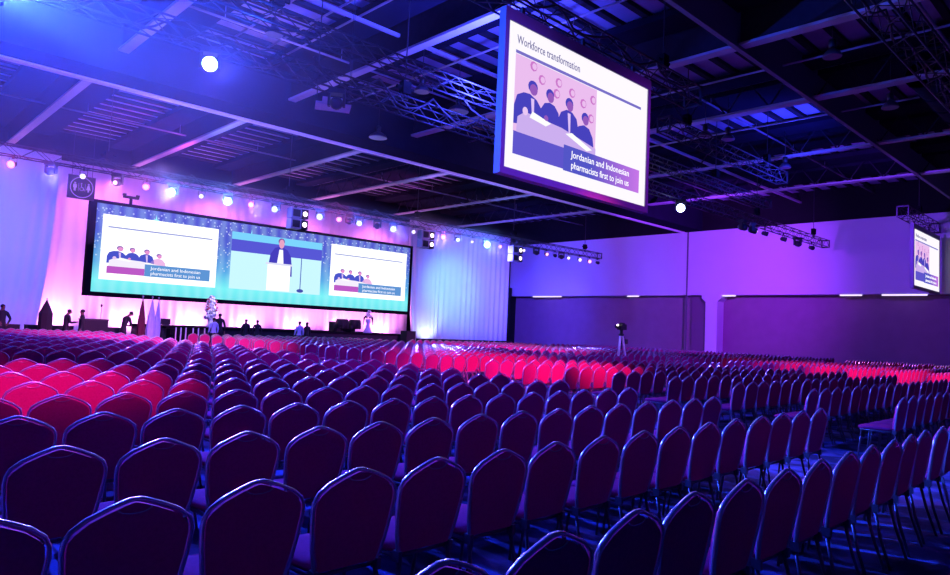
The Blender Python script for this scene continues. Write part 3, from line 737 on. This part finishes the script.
# ------------------------------------------------------------------ people
def person(loc, rz, label, h=1.75, arms='down', bow=0.0, top=None, legs=None, hairm=None, long_hair=False, turn=0):
    k = h/1.75
    J = {}; E = []; Rr = {}
    def add(n, p, r, parent=None):
        J[n] = Vector(p); Rr[n] = r
        if parent: E.append((parent, n))
    b = bow
    add('pelvis', (0, 0, .93), .135)
    add('waist', (0, .01+b*.02, 1.07), .125, 'pelvis'); add('chest', (0, .0+b*.10, 1.27), .145, 'waist'); add('collar', (0, -.0+b*.17, 1.42), .10, 'chest')
    add('neck', (0, .0+b*.24, 1.49), .052, 'collar'); add('skull', (0, .015+b*.36, 1.585-b*.02), .082, 'neck'); add('crown', (0, .01+b*.42, 1.675-b*.06), .070, 'skull')
    add('nose', (0, .105+b*.40, 1.59-b*.05), .018, 'skull')
    for s, S in ((-1, 'l'), (1, 'r')):
        add('sh'+S, (s*.17, b*.16, 1.40), .068, 'collar')
        if arms == 'down': el, wr = (s*.25, .0+b*.12, 1.13), (s*.26, .06+b*.14, .90)
        elif arms == 'hips': el, wr = (s*.36, -.03, 1.16), (s*.20, .06, 1.00)
        elif arms == 'forward': el, wr = (s*.25, .08, 1.14), (s*.16, .32, 1.18)
        else: el, wr = (s*.25, .10+b*.1, 1.13), (s*.05, .20+b*.1, 1.08)
        add('el'+S, el, .047, 'sh'+S); add('wr'+S, wr, .030, 'el'+S)
        d = (Vector(wr)-Vector(el)).normalized(); hd = Vector(wr)+d*.075
        add('ha'+S, hd, .032, 'wr'+S)
        side = Vector((0, 1, 0)) if abs(d.y) < .7 else Vector((1, 0, 0))
        for q in range(4):
            a = hd+side*(q-1.5)*.020+d*.045; add('f%d%s' % (q, S), a, .010, 'ha'+S); add('g%d%s' % (q, S), a+d*(.035+.006*(1.5-abs(q-1.5)))+Vector((-s*.012, 0, 0)), .008, 'f%d%s' % (q, S))
        add('th'+S, Vector(wr)+d*.05+side*.045, .011, 'wr'+S)
        add('hip'+S, (s*.09, 0, .88), .10, 'pelvis'); add('kn'+S, (s*.10, .02, .50), .062, 'hip'+S); add('an'+S, (s*.11, -.01, .09), .042, 'kn'+S); add('toe'+S, (s*.12, .15, .035), .036, 'an'+S)
    names = list(J); bm = bmesh.new(); sk = bm.verts.layers.skin.verify(); V = {}
    for n in names:
        v = bm.verts.new(J[n]*k); v[sk].radius = (Rr[n]*k, Rr[n]*k*(.75 if n in ('chest', 'waist', 'pelvis', 'collar') else 1)); v[sk].use_root = (n == 'pelvis'); V[n] = v
    for a, c2 in E: bm.edges.new((V[a], V[c2]))
    me = bpy.data.meshes.new('tmp'); bm.to_mesh(me); bm.free()
    o = bpy.data.objects.new('tmp', me); col.objects.link(o)
    o.modifiers.new('s', 'SKIN').use_smooth_shade = True; sb = o.modifiers.new('b', 'SUBSURF'); sb.levels = 1; sb.render_levels = 1
    dg = bpy.context.evaluated_depsgraph_get(); dg.update()
    m2 = bpy.data.meshes.new_from_object(o.evaluated_get(dg)); bpy.data.objects.remove(o)
    m2.name = 'person_body'; m2.materials.clear()
    for x in (M_skin, top or M_suit, legs or M_suit, M_dark): m2.materials.append(x)
    hands = [J[n]*k for n in ('hal', 'har')]
    for p in m2.polygons:
        cc = p.center; z = cc.z/k
        if min((cc-hh).length for hh in hands) < .10*k: mi = 0
        elif z > 1.475: mi = 0
        elif z > .93: mi = 1
        elif z > .08: mi = 2
        else: mi = 3
        p.material_index = mi; p.use_smooth = True
    root = empty('person', loc, rz, label, 'person')
    bo = bpy.data.objects.new('body', m2); col.objects.link(bo); bo.parent = root
    mb = MB(); sc_ = J['skull']*k; mb.ball((sc_.x, sc_.y-.018*k+b*.03, sc_.z+.050*k), .078*k, 0, 12, (1, 1.12, 1.0))
    if long_hair: mb.ball((sc_.x, sc_.y-.06*k, sc_.z-.05*k), .085*k, 0, 10, (1, .7, 1.5))
    mb.build('hair', hairm or M_hair, root)
    return root
person((5.25, 32, 0), PI+.5, 'person in a dark suit with hand on hip at the far left edge', 1.84, arms='hips')
person((7.40, 31.8, 0), -1.4, 'person in dark clothes facing right, left one of the talking pair', 1.76, arms='forward', bow=.3)
person((8.05, 32.0, 0), 1.4, 'person in dark clothes facing left beside the black equipment case', 1.78, arms='down')
person((9.66, 32, 0), -1.2, 'person in dark clothes with bowed head, alone before the pink curtain', 1.80, arms='fold', bow=.9)
person((15.74, 33, 0), .1, 'person in dark clothes seen from behind, left of a pair before the stage', 1.67)
person((16.36, 33, 0), -.1, 'person in dark clothes seen from behind, right of a pair before the stage', 1.65)
person((18.78, 33, 0), .0, 'person in a pale blue shirt before the stage centre', 1.68, top=M_shirtb)
person((19.36, 33.2, 0), .2, 'person in dark clothes close behind one in a pale shirt', 1.66)
person((14.1, 33.0, 0), .2, 'person in a pale blue shirt left of the tall white flowers', 1.68, top=M_shirtb)
person((14.55, 33.4, 0), -.1, 'person in dark clothes with tousled hair right of the tall white flowers', 1.9)

# equipment case with papers and small mic
t = empty('equipment_case', (8.2, 32.5, 0), 0, 'black equipment case beside the talking pair at the left', 'case')
mb = MB(); mb.box(0, 1.0, 0, .6, .1, 1.28); mb.build('body', M_cover, t)
mb = MB(); mb.box(-.02, 1.02, -.02, .62, 1.28, 1.35); mb.build('lid', M_dark, t)
for x in (.08, .92):
    for y in (.08, .52):
        mb = MB(); mb.lathe([(.04, -.02), (.05, 0), (.04, .02)], (x, y, .05), 10, axis='y'); mb.build('wheel', M_dark, t)
t = empty('microphone_stand', (9.3, 34.0, 0), 0, 'thin microphone stand right of the black equipment case', 'stand')
mb = MB(); mb.tube([(0, 0, 0), (0, 0, 1.9)], .012, 5); mb.build('pole', M_dark, t)
mb = MB(); mb.lathe([(.15, 0), (.15, .02), (.03, .03)], (0, 0, 0), 12); mb.build('base', M_dark, t)
mb = MB(); mb.ball((0, 0, 1.95), .05, 0, 8, (1, 1, 1.4)); mb.build('microphone', M_dark, t)
# pointed covered stand
t = empty('covered_stand', (6.72, 32, 0), 0, 'dark pointed cloth covered stand at the left before the curtains', 'stand')
mb = MB(); mb.lathe([(.24, 0), (.25, .3), (.26, 1.5), (.22, 1.58), (.12, 1.82), (.04, 2.0), (.01, 2.08)], (0, 0, 0), 8, smooth=False); mb.build('cloth_cover', M_cover, t)
mb = MB(); mb.lathe([(.02, 2.07), (.02, 2.12)], (0, 0, 0), 8); mb.build('tip', M_dark, t)
# low dark benches
for (x0, x1, lab) in ((4.6, 6.05, 'low black table at the far left behind the chairs'), (6.3, 8.0, 'low black table under the pointed covered stand'), (9.3, 9.85, 'low black table left of the bowed person')):
    t = empty('draped_table', ((x0+x1)/2, 33.3, 0), 0, lab, 'table', 'low black tables at the left')
    L = (x1-x0)/2
    mb = MB(); mb.box(-L, L, -.3, .3, .02, .97); mb.build('drape', M_cover, t)
    mb = MB(); mb.box(-L-.01, L+.01, -.31, .31, .97, 1.0); mb.build('tabletop', M_dark, t)
# row of low black panels along the right
for i in range(9):
    x = 26.75+i*.93
    t = empty('draped_table', (x, 32.2, 0), 0, '%s black covered table from the left below the blue curtain' % ORD[i+1], 'table', 'black covered tables along the blue curtain')
    mb = MB(); mb.box(-.33, .33, -.25, .25, .60, .93); mb.build('cover', M_cover, t)
    for sx in (-1, 1):
        for sy in (-1, 1):
            mb = MB(); mb.tube([(sx*.28, sy*.2, 0), (sx*.28, sy*.2, .62)], .018, 6); mb.build('leg', M_dark, t)
t = empty('speaker_cabinet', (26.55, 33.4, 0), 0, 'black loudspeaker cabinet at the right end of the stage', 'loudspeaker')
mb = MB(); mb.box(-.36, .36, -.3, .3, 0, 1.35); mb.build('cabinet', M_cover, t)
mb = MB(); mb.box(-.32, .32, -.32, -.3, .06, 1.29); mb.build('grille', M_dark, t)

# flags
M_flags = [mat('dark_red_flag', (.10, .01, .03), .8, noise=(4, .3)), mat('pale_blue_flag', (.45, .55, .95), .8, noise=(4, .2)), mat('blue_white_flag', (.4, .5, .9), .8, noise=(4, .3))]
for i, (x, w2, lab) in enumerate(((10.72, .20, 'dark flag drooping on its pole, leftmost of three'), (11.14, .24, 'pale blue flag drooping on its pole, middle one of three'), (11.42, .18, 'light blue flag drooping on its pole, nearest the stage'))):
    t = empty('flag_on_pole', (x*(33+i*.45)/33, 33+i*.45, 0), 0, lab, 'flag', 'flags left of the stage')
    mb = MB(); mb.tube([(0, 0, 0), (0, 0, 2.42)], .016, 6); mb.build('pole', M_girder, t)
    mb = MB(); mb.ball((0, 0, 2.46), .045, 0, 8); mb.build('finial', M_girder, t)
    mb = MB(); mb.lathe([(.16, 0), (.16, .03), (.04, .08)], (0, 0, 0), 12); mb.build('base', M_dark, t)
    n = 24; v = []; f = []
    prof = [(2.36, .015), (2.2, .05), (1.9, .10), (1.4, .17), (.9, .21), (.5, .20), (.42, .12)]
    for (z, r) in prof:
        for j in range(n):
            a = 2*PI*j/n; rr = r*w2/.27*(1+.28*math.sin(5*a+z)); v.append((rr*math.cos(a), rr*.5*math.sin(a)-.0, z))
    for q in range(len(prof)-1):
        for j in range(n): j2 = (j+1) % n; f.append((q*n+j, q*n+j2, (q+1)*n+j2, (q+1)*n+j))
    mb = MB(); mb.add(v, f, 0, True); mb.build('cloth', M_flags[i], t, fix=False)
# floral arrangements on stage
def flowers(loc, label, H, tall):
    t = empty('flower_arrangement', loc, 0, label, 'flowers')
    if tall:
        mb = MB(); mb.lathe([(.20, 0), (.22, .05), (.14, .2), (.12, .5), (.17, .6)], (0, 0, 0), 14); mb.build('vase', M_white, t)
        mb = MB()
        for i in range(110):
            z = .45+random.random()*(H-.45); r = .36*(1-(z/H)**2*.72)
            a = random.uniform(0, 2*PI); rr = r*random.uniform(.5, 1)
            mb.ball((rr*math.cos(a), rr*math.sin(a), z), random.uniform(.06, .10), 0, 6)
        tag(mb.build('white_blossoms', M_petal, t), kind='stuff')
        mb = MB()
        for i in range(22):
            z = H*random.uniform(.55, .9); mb.ball((-.18+random.uniform(-.10, .05) if i < 14 else .2, random.uniform(-.2, .0), z), random.uniform(.04, .07), 0, 6)
        tag(mb.build('pink_blossoms', M_pinkp, t), kind='stuff')
    else:
        mb = MB(); mb.lathe([(.28, 0), (.25, .12), (.13, .34), (.09, .5), (.11, .62), (.16, .72), (.17, .85)], (0, 0, 0), 14); mb.build('vase', M_shirtb, t)
        mb = MB()
        for i in range(40):
            a = random.uniform(0, 2*PI); rr = random.uniform(0, .16); mb.ball((rr*math.cos(a), rr*math.sin(a), .98+random.uniform(0, .36)), random.uniform(.04, .07), 0, 6)
        tag(mb.build('white_blossoms', M_petal, t), kind='stuff')
        for s in (-1, 1):
            mb = MB(); mb.tube([(s*.08, 0, .92), (s*.22, 0, 1.0), (s*.30, 0, .9), (s*.33, 0, .5)], [.04, .07, .06, .015], 6); mb.build('drooping_leaf', M_leaf, t)
        mb = MB(); mb.tube([(0, -.1, 1.1), (0, -.06, 1.32)], [.05, .02], 6); mb.build('centre_leaf', M_leaf, t)
flowers((14.75, 35, 1.12), 'tall white flower column with pink blossoms on the left part of stage', 1.62, True)
flowers((24.22, 34.42, 1.12), 'white flower arrangement with dark drooping leaves on the right part of stage', 1.3, False)
# armchairs and table on stage
def armchair(loc, rz, label):
    t = empty('armchair', loc, rz, label, 'armchair', 'black armchairs on the stage')
    mb = MB(); mb.box(-.32, .32, -.3, .32, .22, .42); mb.build('seat', M_cover, t)
    mb = MB(); mb.lathe([(.36, .2), (.40, .5), (.36, .74), (.30, .78)], (0, .0, 0), 14); mb.build('backrest', M_cover, t)
    mb = MB(); mb.lathe([(.22, 0), (.22, .03), (.05, .05), (.05, .22)], (0, 0, 0), 12); mb.build('pedestal', M_dark, t)
armchair((22.75, 35, 1.12), .3, 'black tub armchair at the left of the stage table')
armchair((23.95, 35.45, 1.12), -.3, 'black tub armchair at the right of the stage table')
t = empty('stage_table', (23.6, 36.35, 1.12), 0, 'black draped table standing between two armchairs on stage', 'table')
mb = MB(); mb.box(-.75, .75, -.3, .3, .55, .6); mb.build('tabletop', M_cover, t)
mb = MB(); mb.box(-.74, .74, -.29, .29, 0, .55); mb.build('cloth', M_cover, t)
# stage monitor
t = empty('stage_monitor', (12.4, 34.7, 1.12), 0, 'small black monitor on the left end of the stage', 'monitor')
mb = MB(); mb.box(-.22, .22, -.04, .04, .08, .36); mb.build('screen', M_cover, t)
mb = MB(); mb.box(-.14, .14, -.1, .1, 0, .08); mb.build('foot', M_dark, t)

# ------------------------------------------------------------------ video camera on tripod
t = empty('video_camera', (22.35, 15.0, 0), 0, 'video camera on a tall tripod standing in the aisle among the rows', 'camera')
TZ = 1.62
for a in (1.2, 3.3, 5.4):
    mb = MB(); d = Vector((math.cos(a), math.sin(a), 0))
    mb.tube([(d.x*.05, d.y*.05, TZ), (d.x*.17, d.y*.17, .9)], .040, 6); mb.tube([(d.x*.17, d.y*.17, .92), (d.x*.30, d.y*.30, 0)], .028, 6)
    mb.build('leg', mat('silver_leg', (.9, .9, .92), .5, .0), t)
mb = MB(); mb.lathe([(.04, TZ-.5), (.05, TZ), (.11, TZ+.02), (.11, TZ+.08), (.06, TZ+.1), (.07, TZ+.24)], (0, 0, 0), 12); mb.build('head', M_dark, t)
Z0 = TZ+.24
c1 = MB(); c1.box(-.18, .24, -.08, .08, Z0, Z0+.22); c1.box(-.05, .15, -.05, .05, Z0+.22, Z0+.27); o = c1.build('body', M_dark, t)
c2 = MB(); c2.lathe([(.07, -.36), (.08, -.34), (.065, -.18)], (0, 0, Z0+.12), 14, axis='x'); c2.build('lens', M_dark, t)
c2 = MB(); c2.box(-.22, -.06, -.19, -.08, Z0+.14, Z0+.22); c2.build('viewfinder', M_dark, t)
c2 = MB(); c2.tube([(.05, .0, TZ+.1), (.34, .0, TZ-.15)], .014, 6); c2.box(.28, .4, -.04, .04, TZ-.3, TZ-.12); c2.build('pan_handle', M_dark, t)
c2 = MB(); c2.ball((-.33, -.05, Z0+.17), .045, 0, 8); c2.build('tally_lamp', emi('tally', (1, .9, .8), 4), t)

# ------------------------------------------------------------------ lights
def spot(loc, target, power, color, size=60, blend=.6, rad=.25, name='spot'):
    l = bpy.data.lights.new(name, 'SPOT'); l.energy = power; l.color = color; l.spot_size = math.radians(size); l.spot_blend = blend; l.shadow_soft_size = rad
    o = bpy.data.objects.new(name, l); col.objects.link(o); o.location = loc
    d = Vector(target)-Vector(loc); o.rotation_euler = d.to_track_quat('-Z', 'Y').to_euler(); return o
def area(loc, target, power, color, sx, sy, name='area', spread=180):
    l = bpy.data.lights.new(name, 'AREA'); l.energy = power; l.color = color; l.shape = 'RECTANGLE'; l.size = sx; l.size_y = sy; l.spread = math.radians(spread)
    o = bpy.data.objects.new(name, l); col.objects.link(o); o.location = loc
    d = Vector(target)-Vector(loc); o.rotation_euler = d.to_track_quat('-Z', 'Y').to_euler(); return o
B = (.10, .07, 1.0); P_ = (1.0, .03, .30); V = (.35, .10, 1.0); PV = (1.0, .18, .75)
# blue wash of the house rig
spot((5.7, 13.9, 6.8), (3, 4, 0), 2300, B, 110, .8, .2)
spot((14, 13.9, 6.8), (11, 3, 0), 2500, B, 110, .8, .2)
spot((26, 13.9, 6.8), (24, 3, 0), 3000, B, 110, .8, .2)
spot((6, 29.2, 6.7), (4, 17, 0), 7000, (.12, .1, 1), 80, .8, .3)
spot((14, 29.2, 6.7), (10, 18, 0), 8000, (.12, .1, 1), 90, .8, .3)
spot((25, 29.2, 6.7), (22, 17, 0), 9000, (.12, .1, 1), 90, .8, .3)
# pink fill from the stage side onto seats
spot((8, 29.2, 6.7), (4, 3, .4), 9000, PV, 40, .9, .2)
spot((20, 29.2, 6.7), (14, 4, .4), 5500, PV, 40, .9, .2)
# warm pink pools on the chairs from the rig over the camera side
spot((6, -1, 8.2), (.2, 11.0, .6), 19000, (1, .03, .38), 25, .9, .15)
spot((9, -1, 8.2), (14.0, 12.9, .6), 34000, (1, .03, .33), 21, .8, .15)
spot((20, -2, 8.2), (27, 7.4, .6), 30000, (1, .03, .33), 28, .9, .15)
spot((9, 14.9, 6.9), (9, 25, .4), 20000, PV, 48, .9, .2)
spot((24, 14.9, 6.9), (26, 25, .4), 10000, PV, 60, .9, .2)
spot((9, -4, 9), (9, 21, .6), 11000, (.22, .04, 1), 34, .9, .3)
spot((24, -4, 9), (22, 19, .6), 10000, (.22, .04, 1), 40, .9, .3)
spot((10, 29.2, 6.7), (8, 14, 0), 14000, (.12, .1, 1), 60, .8, .3)
spot((22, 29.2, 6.7), (20, 14, 0), 16000, (.12, .1, 1), 60, .8, .3)
spot((36, 29.2, 6.7), (31, 14, 0), 20000, (.12, .1, 1), 60, .8, .3)
spot((34, 13.7, 6.8), (37, 9, .6), 4500, PV, 60, .9, .2)
spot((16, 30.2, 6.8), (14.75, 35, 2.2), 1500, (1, .8, .95), 22, .9, .1)  # spot added to whiten the tall flowers on stage
# stage curtain wash
for x in (8.9, 12.5, 16, 19.5, 23, 26.5, 29.8):
    spot((x, 39.9, .25), (x, 41.1, 5.0), 1200, (1, .28, .82), 130, .9, .12)
for x in (11, 17, 23, 29):
    spot((x, 38.9, 8.8), (x, 41.1, 5), 550, (1, .20, .85), 140, .9, .2)
# blue on the side curtains
spot((4, 30.2, 6.8), (4, 39.7, 5), 5500, (.13, .15, 1), 80, .8, .3)
spot((36, 30.2, 6.8), (37, 39.9, 5), 5000, (.14, .2, 1), 75, .8, .3)
spot((32, 30.2, 6.8), (35.6, 39.9, 4.6), 2600, (.25, .85, 1), 40, 1, .3)
spot((33.2, 38.6, .3), (33.2, 39.7, 4), 400, (.4, .55, 1), 120, .9, .1)
# right wall
spot((32.5, 15.2, 6.6), (44.3, 24, 5.5), 13500, (.28, .03, 1), 100, .9, .3)
spot((30, 29.7, 6.7), (44.3, 36, 5), 12000, (.06, .05, 1), 90, .9, .3)
spot((30, 11.7, 8), (44.3, 8, 4.5), 4500, (.18, .03, 1), 120, 1, .3)
spot((10, 9.3, 8.0), (8, 2.0, 0), 9000, B, 62, .8, .06)
spot((1.75, 13.85, 6.95), (3.9, 10.0, 5.2), 15000, (.04, .13, 1), 34, .9, .1)
spot((1.75, 13.8, 7.0), (2.5, 9.0, 8), 19000, (.02, .06, 1), 170, .9, .1)
spot((5.66, 13.8, 6.95), (5, 8, 6), 1500, (.02, .08, 1), 160, .9, .1)
spot((34, 29.0, 6.6), (45, 38.5, 2.2), 9000, (.05, .04, 1), 46, .9, .3)
# light on the roof
spot((1, 12, 7.6), (1, 17, 11.2), 16000, (.02, .03, 1), 150, .9, .3)
spot((12, 12, 7.6), (13, 16, 11.2), 6000, (.05, .06, 1), 150, .9, .3)
spot((28, 10, 7.6), (28, 14, 11.2), 2500, (.03, .04, 1), 160, .9, .3)
spot((12, 33, 7.8), (12, 36, 11.2), 700, (1, .08, .8), 150, .9, .3)
spot((26, 33, 7.8), (26, 36, 11.2), 500, (1, .08, .7), 150, .9, .3)
spot((10, 29.9, 7.8), (10, 26, 9), 600, (.5, .3, 1), 150, .9, .3)
spot((24, 29.9, 7.8), (24, 26, 9), 600, (.5, .3, 1), 150, .9, .3)
spot((9, 17, 7.4), (9, 24.7, 9.2), 1600, (.45, .28, 1), 130, .9, .1)
spot((26, 17, 7.4), (26, 24.7, 9.2), 1300, (.45, .28, 1), 130, .9, .1)
spot((20, -2, 8.5), (22.35, 15, 1.0), 2500, (.7, .35, 1), 7, .6, .1)  # unseen spot added to brighten the tripod legs
# unseen spots added to tint the screen bezel blue and purple
spot((2, 6.5, 7.2), (9.3, 9.2, 6.5), 1100, (.0, .16, 1), 22, .9, .2)
spot((19, 3.5, 8.2), (14.2, 9.1, 6), 1400, (.4, .02, 1), 34, .9, .2)
spot((9.9, 4.2, .4), (12.3, 9.1, 5.0), 330, (.45, .02, 1), 60, .9, .2)

# haze hanging in the hall: a cloud round the big blue lamps, thinning out to nothing
def haze(name, dens, centre=None, radius=1):
    m = bpy.data.materials.new(name); m.use_nodes = True; nt = m.node_tree; nt.nodes.clear(); L = nt.links.new
    o = nt.nodes.new('ShaderNodeOutputMaterial'); v = nt.nodes.new('ShaderNodeVolumeScatter')
    v.inputs['Density'].default_value = dens; v.inputs['Anisotropy'].default_value = .2
    if centre:
        tc = nt.nodes.new('ShaderNodeTexCoord'); d = nt.nodes.new('ShaderNodeVectorMath'); d.operation = 'DISTANCE'; d.inputs[1].default_value = centre
        L(tc.outputs['Object'], d.inputs[0])
        mr = nt.nodes.new('ShaderNodeMapRange'); mr.interpolation_type = 'SMOOTHSTEP'
        mr.inputs[1].default_value = radius; mr.inputs[2].default_value = 1; mr.inputs[3].default_value = 0; mr.inputs[4].default_value = dens
        L(d.outputs['Value'], mr.inputs[0]); L(mr.outputs[0], v.inputs['Density'])
    L(v.outputs[0], o.inputs['Volume']); return m
mb = MB(); mb.ball((0, 0, 0), 11, 0, 24, (1, 1, .42)); o = mb.build('haze_volume', haze('haze_cloud', .017, (0, 0, 0), 9), loc=(.3, 12.5, 7.2)); tag(o, 'blue lit haze cloud under the roof at the top left corner', 'haze', kind='stuff')
def halo_haze():  # haze added along the truss to imitate the lens glow of its lamps
    m = bpy.data.materials.new('halo_haze'); m.use_nodes = True; nt = m.node_tree; nt.nodes.clear(); L = nt.links.new
    o = nt.nodes.new('ShaderNodeOutputMaterial'); v = nt.nodes.new('ShaderNodeVolumeScatter'); v.inputs['Anisotropy'].default_value = .2
    tc = nt.nodes.new('ShaderNodeTexCoord'); mp = nt.nodes.new('ShaderNodeMapping'); mp.inputs['Scale'].default_value = (0, 1, 1)
    ln = nt.nodes.new('ShaderNodeVectorMath'); ln.operation = 'LENGTH'; sx = nt.nodes.new('ShaderNodeSeparateXYZ')
    a = nt.nodes.new('ShaderNodeMapRange'); a.interpolation_type = 'SMOOTHSTEP'; a.inputs[1].default_value = 1.3; a.inputs[2].default_value = .1; a.inputs[4].default_value = .09
    b = nt.nodes.new('ShaderNodeMapRange'); b.interpolation_type = 'SMOOTHSTEP'; b.inputs[1].default_value = 17.5; b.inputs[2].default_value = 11; b.inputs[4].default_value = 1
    ab = nt.nodes.new('ShaderNodeMath'); ab.operation = 'ABSOLUTE'; mu = nt.nodes.new('ShaderNodeMath'); mu.operation = 'MULTIPLY'
    L(tc.outputs['Object'], mp.inputs[0]); L(mp.outputs[0], ln.inputs[0]); L(ln.outputs['Value'], a.inputs[0]); L(tc.outputs['Object'], sx.inputs[0]); L(sx.outputs['X'], ab.inputs[0]); L(ab.outputs[0], b.inputs[0])
    L(a.outputs[0], mu.inputs[0]); L(b.outputs[0], mu.inputs[1]); L(mu.outputs[0], v.inputs['Density']); L(v.outputs[0], o.inputs['Volume']); return m
mb = MB(); mb.tube([(-18, 0, 0), (18, 0, 0)], 1.4, 14); o = mb.build('haze_volume', halo_haze(), loc=(18.5, 29.5, 6.9)); tag(o, 'thin added haze imitating lens glow around the lamps of the stage truss', 'haze', kind='stuff')
for (x, c, r, kd) in rig:
    if c in (CY, BL, PK):  # point light added before each lens to light the halo
        l = bpy.data.lights.new('glow', 'POINT'); l.energy = {CY: 420, BL: 170, PK: 70}[c]; l.color = {CY: (.12, .25, 1), BL: (.08, .12, 1), PK: (1, .1, .6)}[c]; l.shadow_soft_size = .1
        o = bpy.data.objects.new('lamp_light', l); col.objects.link(o); o.location = (x-.2, 29.34, 6.84)

w_ = bpy.data.worlds.new('ambient_fill'); scene.world = w_; w_.use_nodes = True  # world light added as a dim blue fill from the open camera side
w_.node_tree.nodes['Background'].inputs[0].default_value = (.07, .05, 1, 1); w_.node_tree.nodes['Background'].inputs[1].default_value = .07

vs = scene.view_settings
vs.view_transform = 'Standard'; vs.look = 'None'; vs.exposure = 0; vs.gamma = 1; vs.use_curve_mapping = False
